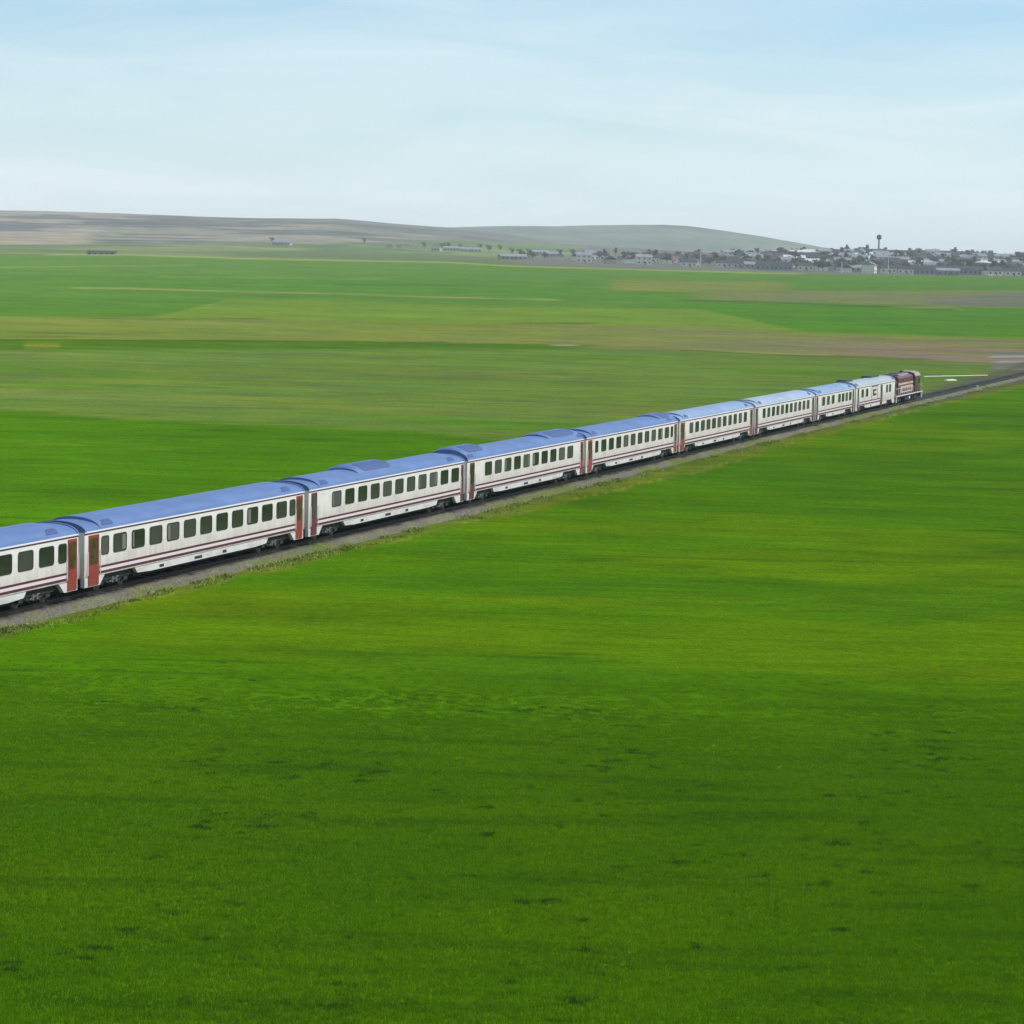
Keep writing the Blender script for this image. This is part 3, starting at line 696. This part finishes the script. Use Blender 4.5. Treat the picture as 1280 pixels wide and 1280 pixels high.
t.links.new(g.outputs['Position'], n1.inputs['Vector']); t.links.new(g.outputs['Position'], mp_.inputs[0]); t.links.new(mp_.outputs[0], n2.inputs['Vector']); t.links.new(g.outputs['Position'], n3.inputs['Vector'])
def mixc(f, A, B):
    x = N(t,'ShaderNodeMix', data_type='RGBA')
    if hasattr(A,'is_linked'): t.links.new(A, x.inputs[6])
    else: x.inputs[6].default_value = (*A,1)
    x.inputs[7].default_value = (*B,1); t.links.new(f, x.inputs[0]); return x.outputs[2]
def mr(f, a_, b_, c_=0., d_=1.):
    r = N(t,'ShaderNodeMapRange'); r.inputs[1].default_value=a_; r.inputs[2].default_value=b_; r.inputs[3].default_value=c_; r.inputs[4].default_value=d_; t.links.new(f, r.inputs[0]); return r.outputs[0]
GB = (.136,.300,.0010)
c = mixc(mr(n1.outputs[0],.42,.62), GB, (.170,.330,.001))
c = mixc(mr(n3.outputs[0],.5,.75,0,.6), c, (.090,.24,.0015))
n6 = N(t,'ShaderNodeTexNoise'); n6.inputs['Scale'].default_value = 1.; n6.inputs['Detail'].default_value = 5; n6.inputs['Roughness'].default_value = .7
mp6 = N(t,'ShaderNodeMapping'); mp6.inputs['Scale'].default_value = (1.6,2.6,.3); t.links.new(g.outputs['Position'], mp6.inputs[0]); t.links.new(mp6.outputs[0], n6.inputs['Vector'])
c = mixc(mr(n6.outputs[0],.50,.66,0,.55), c, (.050,.150,.003))
n7 = N(t,'ShaderNodeTexNoise'); n7.inputs['Scale'].default_value = 1.; n7.inputs['Detail'].default_value = 4
mp7 = N(t,'ShaderNodeMapping'); mp7.inputs['Scale'].default_value = (.10,.55,.3); t.links.new(g.outputs['Position'], mp7.inputs[0]); t.links.new(mp7.outputs[0], n7.inputs['Vector'])
c = mixc(mr(n7.outputs[0],.50,.66,0,.45), c, (.045,.150,.004))
n5 = N(t,'ShaderNodeTexNoise'); n5.inputs['Scale'].default_value = .16; n5.inputs['Detail'].default_value = 3; t.links.new(g.outputs['Position'], n5.inputs['Vector'])
ad = N(t,'ShaderNodeMath', operation='MULTIPLY_ADD'); ad.inputs[1].default_value = .45; t.links.new(n5.outputs[0], ad.inputs[0]); t.links.new(n2.outputs[0], ad.inputs[2])
c = mixc(mr(ad.outputs[0],.835,.91,0,.8), c, (.018,.07,.008))
c = mixc(mr(oi.outputs['Random'],.0,1.,0,.12), c, (.10,.15,.01))
t.links.new(c, b.inputs['Base Color'])
tr = N(t,'ShaderNodeBsdfTranslucent'); t.links.new(c, tr.inputs[0]); ms = N(t,'ShaderNodeMixShader'); ms.inputs[0].default_value = .3
t.links.new(b.outputs[0], ms.inputs[1]); t.links.new(tr.outputs[0], ms.inputs[2]); t.links.new(ms.outputs[0], t.nodes['Material Output'].inputs[0])
me.materials.append(gm)
go = bpy.data.objects.new('grass', me); col.objects.link(go); tag(go, 'short bright green crop growing across the foreground field', 'grass', kind='stuff'); go.location = (0,0,0)
ng = bpy.data.node_groups.new('grow','GeometryNodeTree')
ng.interface.new_socket('Geometry', in_out='INPUT', socket_type='NodeSocketGeometry'); ng.interface.new_socket('Geometry', in_out='OUTPUT', socket_type='NodeSocketGeometry')
gi = N(ng,'NodeGroupInput'); gout = N(ng,'NodeGroupOutput')
gd = N(ng,'GeometryNodeMeshGrid'); Y0, Y1, HWID = 46., 128., 29.
gd.inputs[0].default_value = HWID*2; gd.inputs[1].default_value = Y1-Y0; gd.inputs[2].default_value = int(HWID*2/.26); gd.inputs[3].default_value = int((Y1-Y0)/.26)
tf = N(ng,'GeometryNodeTransform'); tf.inputs['Translation'].default_value = (0,(Y0+Y1)/2,GZ)
mpn = N(ng,'GeometryNodeMeshToPoints'); de = N(ng,'GeometryNodeDeleteGeometry', domain='POINT')
pos = N(ng,'GeometryNodeInputPosition'); sp = N(ng,'ShaderNodeSeparateXYZ')
ab = N(ng,'ShaderNodeMath', operation='ABSOLUTE'); mm = N(ng,'ShaderNodeMath', operation='MULTIPLY_ADD'); mm.inputs[1].default_value = .205; mm.inputs[2].default_value = 2.5
cp = N(ng,'ShaderNodeMath', operation='GREATER_THAN')
rv = N(ng,'FunctionNodeRandomValue', data_type='FLOAT'); yf = N(ng,'ShaderNodeMapRange'); yf.inputs[1].default_value = 86; yf.inputs[2].default_value = 108
cp2 = N(ng,'ShaderNodeMath', operation='LESS_THAN'); orr = N(ng,'FunctionNodeBooleanMath', operation='OR')
G = ng.links.new
G(gd.outputs[0], tf.inputs[0]); G(tf.outputs[0], mpn.inputs[0]); G(mpn.outputs[0], de.inputs[0])
G(pos.outputs[0], sp.inputs[0]); G(sp.outputs[0], ab.inputs[0]); G(sp.outputs[1], mm.inputs[0]); G(ab.outputs[0], cp.inputs[0]); G(mm.outputs[0], cp.inputs[1])
G(sp.outputs[1], yf.inputs[0]); G(rv.outputs[1], cp2.inputs[0]); G(yf.outputs[0], cp2.inputs[1])
G(cp.outputs[0], orr.inputs[0]); G(cp2.outputs[0], orr.inputs[1])
# keep the crop off the verge of the line
vx = N(ng,'ShaderNodeVectorMath', operation='DOT_PRODUCT'); vx.inputs[1].default_value = (math.cos(TH),-math.sin(TH),0)
cp3 = N(ng,'ShaderNodeMath', operation='LESS_THAN'); cp3.inputs[1].default_value = TX*math.cos(TH)-TY*math.sin(TH)+3.2
or2 = N(ng,'FunctionNodeBooleanMath', operation='OR')
G(pos.outputs[0], vx.inputs[0]); G(vx.outputs['Value'], cp3.inputs[0]); G(orr.outputs[0], or2.inputs[0]); G(cp3.outputs[0], or2.inputs[1]); G(or2.outputs[0], de.inputs['Selection'])
jt = N(ng,'GeometryNodeSetPosition'); jr = N(ng,'FunctionNodeRandomValue', data_type='FLOAT_VECTOR'); jr.inputs[0].default_value = (-.10,-.10,0); jr.inputs[1].default_value = (.10,.10,0); jr.inputs['Seed'].default_value = 9
io = N(ng,'GeometryNodeInstanceOnPoints'); G(de.outputs[0], jt.inputs[0]); G(jr.outputs[0], jt.inputs['Offset']); G(jt.outputs[0], io.inputs['Points']); G(gi.outputs[0], io.inputs['Instance'])
rr_ = N(ng,'FunctionNodeRandomValue', data_type='FLOAT_VECTOR'); rr_.inputs[0].default_value = (0,0,0); rr_.inputs[1].default_value = (0,0,6.283); G(rr_.outputs[0], io.inputs['Rotation'])
rs = N(ng,'FunctionNodeRandomValue', data_type='FLOAT_VECTOR'); rs.inputs[0].default_value = (.9,.9,.8); rs.inputs[1].default_value = (1.15,1.15,1.25); rs.inputs['Seed'].default_value = 4; 
hf = N(ng,'ShaderNodeMapRange'); hf.inputs[1].default_value = 76; hf.inputs[2].default_value = 106; hf.inputs[3].default_value = 1.; hf.inputs[4].default_value = .3
cx_ = N(ng,'ShaderNodeCombineXYZ'); cx_.inputs[0].default_value = 1; cx_.inputs[1].default_value = 1
vm_ = N(ng,'ShaderNodeVectorMath', operation='MULTIPLY'); pos2 = N(ng,'GeometryNodeInputPosition'); sp2 = N(ng,'ShaderNodeSeparateXYZ')
G(pos2.outputs[0], sp2.inputs[0]); G(sp2.outputs[1], hf.inputs[0]); G(hf.outputs[0], cx_.inputs[2]); G(cx_.outputs[0], vm_.inputs[0]); G(rs.outputs[0], vm_.inputs[1]); G(vm_.outputs[0], io.inputs['Scale'])
G(io.outputs[0], gout.inputs[0])
md = go.modifiers.new('grow','NODES'); md.node_group = ng

# ragged weeds along the foot of the ballast
_r = np.random.default_rng(77); vs_ = []; fs_ = []
for k in range(5200):
    s_ = -18+_r.random()**1.35*300; o_ = .62+abs(_r.normal(0,.45))*(1+.8*vnoise(np.array([s_/6]),np.array([.5]))[0])
    if vnoise(np.array([s_/2.3]),np.array([o_]))[0] < .50: continue
    cx_, cy_, cz_ = tp(s_, -1.42-o_); cz_ = -.02 if o_ < .75 else GZ
    for q in range(7):
        a_ = _r.random()*math.tau; h_ = .04+.11*_r.random(); w_ = .03; ex, ey = math.cos(a_)*.16*_r.random(), math.sin(a_)*.16*_r.random()
        bx_, by_ = cx_+_r.normal(0,.09), cy_+_r.normal(0,.09); k0_ = len(vs_)
        vs_ += [(bx_-w_*math.sin(a_),by_+w_*math.cos(a_),cz_-.03),(bx_+w_*math.sin(a_),by_-w_*math.cos(a_),cz_-.03),(bx_+ex,by_+ey,cz_+h_)]; fs_.append((k0_,k0_+1,k0_+2))
wd_ = MB(); wd_.v = vs_; wd_.f = fs_
tag(wd_.build('weeds', mat('weed_green',(.21,.27,.05),rough=.9,spec=.03,var=.4,scale=.7)), 'rough olive weeds growing along the foot of the ballast', 'weeds', kind='stuff')

# ------------------------------------------------------------ village
def hm(name, c, v_=.15): return mat(name, c, rough=.85, spec=.2, var=v_, scale=.4)
HW = {'cream':hm('wall_cream',(.72,.66,.55)),'white':hm('wall_white',(.80,.79,.75)),'tan':hm('wall_tan',(.40,.32,.24)),'greyw':hm('wall_grey',(.24,.235,.25)),'pink':hm('wall_pink',(.50,.36,.31))}
HR = {'dark':hm('roof_slate',(.045,.045,.06)),'brown':hm('roof_brown_tile',(.17,.10,.08)),'greyr':hm('roof_metal_grey',(.22,.23,.26)),'pale':hm('roof_pale_sheet',(.55,.55,.54))}
paneM = mat('house_pane',(.03,.035,.045),rough=.2)
def house(name, w_, d_, h_, rh, wm, rmt, label, cat, group, storeys=1, chim=True, flat=False):
    r_ = empty(name); tag(r_, label, cat, group)
    MB().box(-w_/2,w_/2,-d_/2,d_/2,-1.5,h_).build('wall', HW[wm], r_)
    if flat:
        ro = MB().box(-w_/2-.25,w_/2+.25,-d_/2-.25,d_/2+.25,h_+.003,h_+.35).build('roof', HR[rmt], r_)
    else:
        ov = .5; e_ = [(-w_/2-ov,-d_/2-ov,h_-.1),(w_/2+ov,-d_/2-ov,h_-.1),(w_/2+ov,d_/2+ov,h_-.1),(-w_/2-ov,d_/2+ov,h_-.1),(-w_/2-ov,0,h_+rh),(w_/2+ov,0,h_+rh)]
        ro = MB().add(e_,[(0,1,5,4),(2,3,4,5),(0,4,3),(1,2,5),(0,3,2,1)]).build('roof', HR[rmt], r_)
    if chim: MB().box(w_*.2,w_*.2+.7,.3,1.0,h_,h_+rh+.9).build('chimney', HW['greyw'], ro)
    for st_ in range(storeys):
        z = 1.1+st_*2.9
        for k in range(max(2,int(w_/3.2))):
            x = -w_/2+(k+.5)*w_/max(2,int(w_/3.2))
            for sg in (-1,1):
                wo_ = shared('hwin','window', lambda: MB().box(-.55,.55,-.05,.05,0,1.3), paneM, r_, (x, sg*(d_/2+.02), z))
    MB().box(.3,1.2,-d_/2-.08,-d_/2+.02,0,2.1).build('door', HR['brown'], r_)
    return r_
V_ = 'distant village'
protos = [
 house('village_house',11,8,3.4,2.4,'cream','dark','small cream house with a dark gabled roof in the '+V_,'house','cream dark-roofed houses of the village'),
 house('village_house',9,8,3.2,2.2,'white','brown','small white house with a brown tiled roof in the '+V_,'house','white brown-roofed houses of the village'),
 house('village_house',12,9,6.0,2.0,'cream','greyr','two storey cream house with a grey metal roof in the '+V_,'house','two storey houses of the village',2),
 house('village_house',10,9,3.3,.4,'tan','pale','low tan house with a flat pale roof in the '+V_,'house','flat-roofed houses of the village',1,False,True),
 house('barn',26,10,3.6,2.6,'greyw','dark','long grey barn with a dark roof in the '+V_,'barn','long barns of the village',1,False),
 house('barn',22,9,3.2,2.0,'tan','greyr','long tan shed with a grey metal roof in the '+V_,'shed','long sheds of the village',1,False),
 house('village_house',10,8,3.5,2.5,'pink','dark','small pinkish house with a dark roof in the '+V_,'house','pinkish houses of the village'),
 house('barn',18,8,3.4,2.2,'white','pale','long whitewashed shed with a pale roof in the '+V_,'shed','whitewashed sheds of the village',1,False),
]
def leafy(seed, h_, r_):
    g_ = np.random.default_rng(seed); m_ = MB()
    cs = [(g_.normal(0,r_*.38), g_.normal(0,r_*.38), h_*(.5+.4*g_.random()), r_*(.35+.3*g_.random())) for _ in range(9)]
    for cx,cy,cz,cr in cs:
        for _ in range(42):
            v = g_.normal(size=3); v /= np.linalg.norm(v); rr0 = cr*(.55+.5*g_.random()); p = np.array([cx,cy,cz])+v*rr0*np.array([1,1,.85])
            u = g_.normal(size=3); u /= np.linalg.norm(u); q_ = np.cross(u,v); q_ /= np.linalg.norm(q_)+1e-6; s_ = .28+.25*g_.random()
            m_.add([p-u*s_,p+q_*s_*.7,p+u*s_,p-q_*s_*.7],[(0,1,2,3)])
    return m_
leafM = [mat('leaf_dark',(.028,.045,.018),rough=.8,var=.3,scale=1), mat('leaf_olive',(.055,.065,.032),rough=.8,var=.3,scale=1), mat('leaf_bare',(.085,.07,.055),rough=.9,var=.3,scale=1)]
barkM = mat('bark',(.07,.05,.035),rough=.9)
def tree(seed, h_, r_, lmn, label, group):
    t_ = empty('village_tree'); tag(t_, label, 'tree', group)
    k_ = MB().cyl((0,0,-1),(0,0,h_*.5),.22,.12,n=7)
    for q in range(4):
        an = q*1.6+seed; k_.cyl((0,0,h_*.3),(math.cos(an)*r_*.5,math.sin(an)*r_*.5,h_*.7),.1,.04,n=5)
    k_.build('trunk', barkM, t_); leafy(seed,h_,r_).build('crown', leafM[lmn], t_); return t_
tprotos = [tree(1,8,3.6,0,'dark round-crowned tree among the houses of the '+V_,'dark round trees of the village'),
           tree(2,11,2.2,0,'tall narrow dark tree among the houses of the '+V_,'narrow trees of the village'),
           tree(3,7,3.8,1,'broad olive-green tree among the houses of the '+V_,'olive trees of the village'),
           tree(4,8,3.4,2,'brownish nearly bare tree among the houses of the '+V_,'bare trees of the village')]
bpy.context.view_layer.update()
for pr in protos+tprotos: pass
scan_kids(None)
used = set()
def put(pr, px_, R, rz=None, dz=0):
    X_, Y_, _ = at_dist(px_, 340, R); z = float(gz(X_,Y_))+dz
    o = pr if pr.name not in used else copy_tree(pr)
    used.add(pr.name)
    o.location = (float(X_),float(Y_),z); o.rotation_euler = (0,0,random.uniform(-.35,.35)+random.choice([0,0,math.pi/2]) if rz is None else rz); return o
taken = []
def free(px_, R, wpx):
    for a_, b_, c_ in taken:
        if abs(b_-R)<16 and abs(a_-px_)<(wpx+c_)*.5: return False
    taken.append((px_,R,wpx)); return True
n_h = 0
rows_ = [(1835,1040,1300,22),(1880,960,1310,20),(1935,860,1320,19),(1990,760,1320,20),(2050,700,1320,19),(2110,660,1320,20),(2180,700,1320,18),(2250,720,1330,19),(2330,800,1330,20),(2410,900,1330,22),(2480,960,1330,22)]
for R, xa, xb, step in rows_:
    x = xa+random.uniform(0,step)
    while x < xb:
        i = random.choices(range(8),[5,3,3,3,3,2,3,2.5])[0]
        R_ = R+random.uniform(-14,14)
        if x < 930 and i in (4,5,7): i = random.choice((0,0,1,3,6))
        if x < 800 and random.random() < .35: x += step; continue
        if x < 1000 and random.random() < .16: x += step; continue
        if i in (4,5,7): rz = random.uniform(-.15,.15)
        else: rz = None
        put(protos[i], x, R_, rz); n_h += 1
        x += step*random.uniform(.75,1.6)*(1.5 if i in (4,5,7) else 1)
for k in range(170):
    R_ = random.choice(rows_); x = random.uniform(R_[1]-20, R_[2]); i = random.choices(range(4),[4,1.2,3,2.5])[0]
    put(tprotos[i], x, R_[0]+random.uniform(18,42), random.uniform(0,6))
# scattered farmsteads at the foot of the hills
fs_l = 'tiny tan house at the foot of the brown hills'
for x, R in ((352,2950),(488,3000),(497,3040),(545,2900),(566,2950),(588,2920),(672,2850),(690,2600),(655,2300),(640,2100),(505,3080)):
    o = put(protos[3] if x%2 else protos[5], x, R); tag(o, fs_l if x%2 else 'tiny tan shed at the foot of the brown hills', 'house' if x%2 else 'shed', 'scattered tan houses under the hills' if x%2 else 'scattered tan sheds under the hills')
for x, R in ((340,3000),(455,3150),(530,3000),(552,2980),(560,3060),(575,2990),(600,3050),(612,2940),(625,3010),(640,2700),(650,2450),(662,2500),(700,2500),(716,2560),(555,3000),(610,2980)):
    o = put(tprotos[0], x, R, 1.); tag(o, 'dark lone tree at the foot of the brown hills', group='lone trees under the hills')
# the dark long shed at the left edge of the fields
sh = house('barn',19,8,2.6,1.3,'greyw','dark','lone long dark low shed at the far edge of the fields, left side','shed',None,1,False)
X_,Y_,_ = at_dist(127,317,1790); sh.location = (float(X_),float(Y_),float(gz(X_,Y_))-1.3); sh.rotation_euler=(0,0,.05)
# bluish-grey shed in front of the village, right
sh = house('barn',15,9,3.6,1.6,'greyw','greyr','grey shed standing forward of the village on the green field, right side','shed',None,1,False)
X_,Y_,_ = at_dist(1184,345,1770); sh.location = (float(X_),float(Y_),float(gz(X_,Y_))-.2)
# water tower
X_,Y_,_ = at_dist(1098,320,2300); bz = float(gz(X_,Y_))
wt = empty('water_tower',(float(X_),float(Y_),bz)); tag(wt,'slender water tower with a dark tank rising above the village roofs','water tower')
_,_,ztop = at_dist(1098,293,2300); hT = float(ztop)-bz
MB().cyl((0,0,-1),(0,0,hT-4.6),1.0,.7,n=12).build('shaft', HW['greyw'], wt)
tk = MB().cyl((0,0,hT-4.6),(0,0,hT-3.6),.9,2.1,n=14).cyl((0,0,hT-3.6),(0,0,hT-1.2),2.1,2.1,n=14).build('tank', mat('tank_dark',(.05,.06,.075),rough=.6), wt)
MB().cyl((0,0,hT-1.195),(0,0,hT),2.25,.2,n=14).build('tank_roof', HR['dark'], tk)
# masts
for x, R, h_ in ((1110,1815,11),(875,1950,10),(1052,1810,8),(1206,1850,9)):
    X_,Y_,_ = at_dist(x,340,R)
    pr = empty('utility_pole',(float(X_),float(Y_),float(gz(X_,Y_)))); tag(pr,'thin pale utility pole at the edge of the distant village','utility pole','utility poles of the village')
    MB().cyl((0,0,-.5),(0,0,h_),.3,.2,n=8).build('pole', HW['cream'], pr); MB().box(-1.3,1.3,-.1,.1,h_-1.2,h_-.9).build('crossarm', HW['tan'], pr)

# ------------------------------------------------------------ small things by the line
conc = mat('whitewashed_concrete',(.72,.72,.66),rough=.8,var=.1)
A = at_dist(1155,470.5,423.0); B = at_dist(1234,470.0,437.)
ln = math.hypot(float(B[0]-A[0]), float(B[1]-A[1])); an = math.atan2(float(B[1]-A[1]), float(B[0]-A[0]))
o = MB().slab([(0,-.15),(0,.09),(ln,.09),(ln,-.15)],-.12,.12).box(ln*.3,ln*.3+.3,-.17,.17,-.15,.13).build('concrete_curb', conc, bevel=.03)
o.location = (float(A[0]),float(A[1]),GZ); o.rotation_euler = (0,0,an); tag(o,'thin white low concrete curb lying in the grass just beyond the locomotive','curb')
A = at_dist(1188,474,411)
o = MB().box(-1.25,1.25,-.35,.35,-.05,.14).box(-1.0,1.0,-.2,.2,.14,.22).build('white_slab', conc, bevel=.03)
o.location = (float(A[0]),float(A[1]),GZ); o.rotation_euler=(0,0,an); tag(o,'small white slab in the grass in front of the thin white curb','slab')
A = at_dist(1222,481.5,386)
o = MB().box(-.6,.6,-.25,.25,-.05,.25).box(-.2,.2,-.25,.25,.25,.4).build('white_stone', conc, bevel=.04)
o.location = (float(A[0]),float(A[1]),GZ); tag(o,'small pale stone block beside the track ahead of the locomotive','stone')

# ------------------------------------------------------------ air
hzm = bpy.data.materials.new('haze_air'); hzm.use_nodes = True; t = hzm.node_tree; t.nodes.clear()
pv = N(t,'ShaderNodeVolumePrincipled'); pv.inputs['Density'].default_value = 1.0e-4; pv.inputs['Color'].default_value = (.90,.95,1,1); pv.inputs['Anisotropy'].default_value = .0
out = N(t,'ShaderNodeOutputMaterial'); t.links.new(pv.outputs[0], out.inputs['Volume'])
hz_ = MB().box(-9700,9700,-9700,9700,-3,112).build('haze', hzm); tag(hz_, 'thin blue haze over the plain and hills', 'haze', kind='stuff')
print('houses', n_h, 'objects', len(bpy.data.objects))
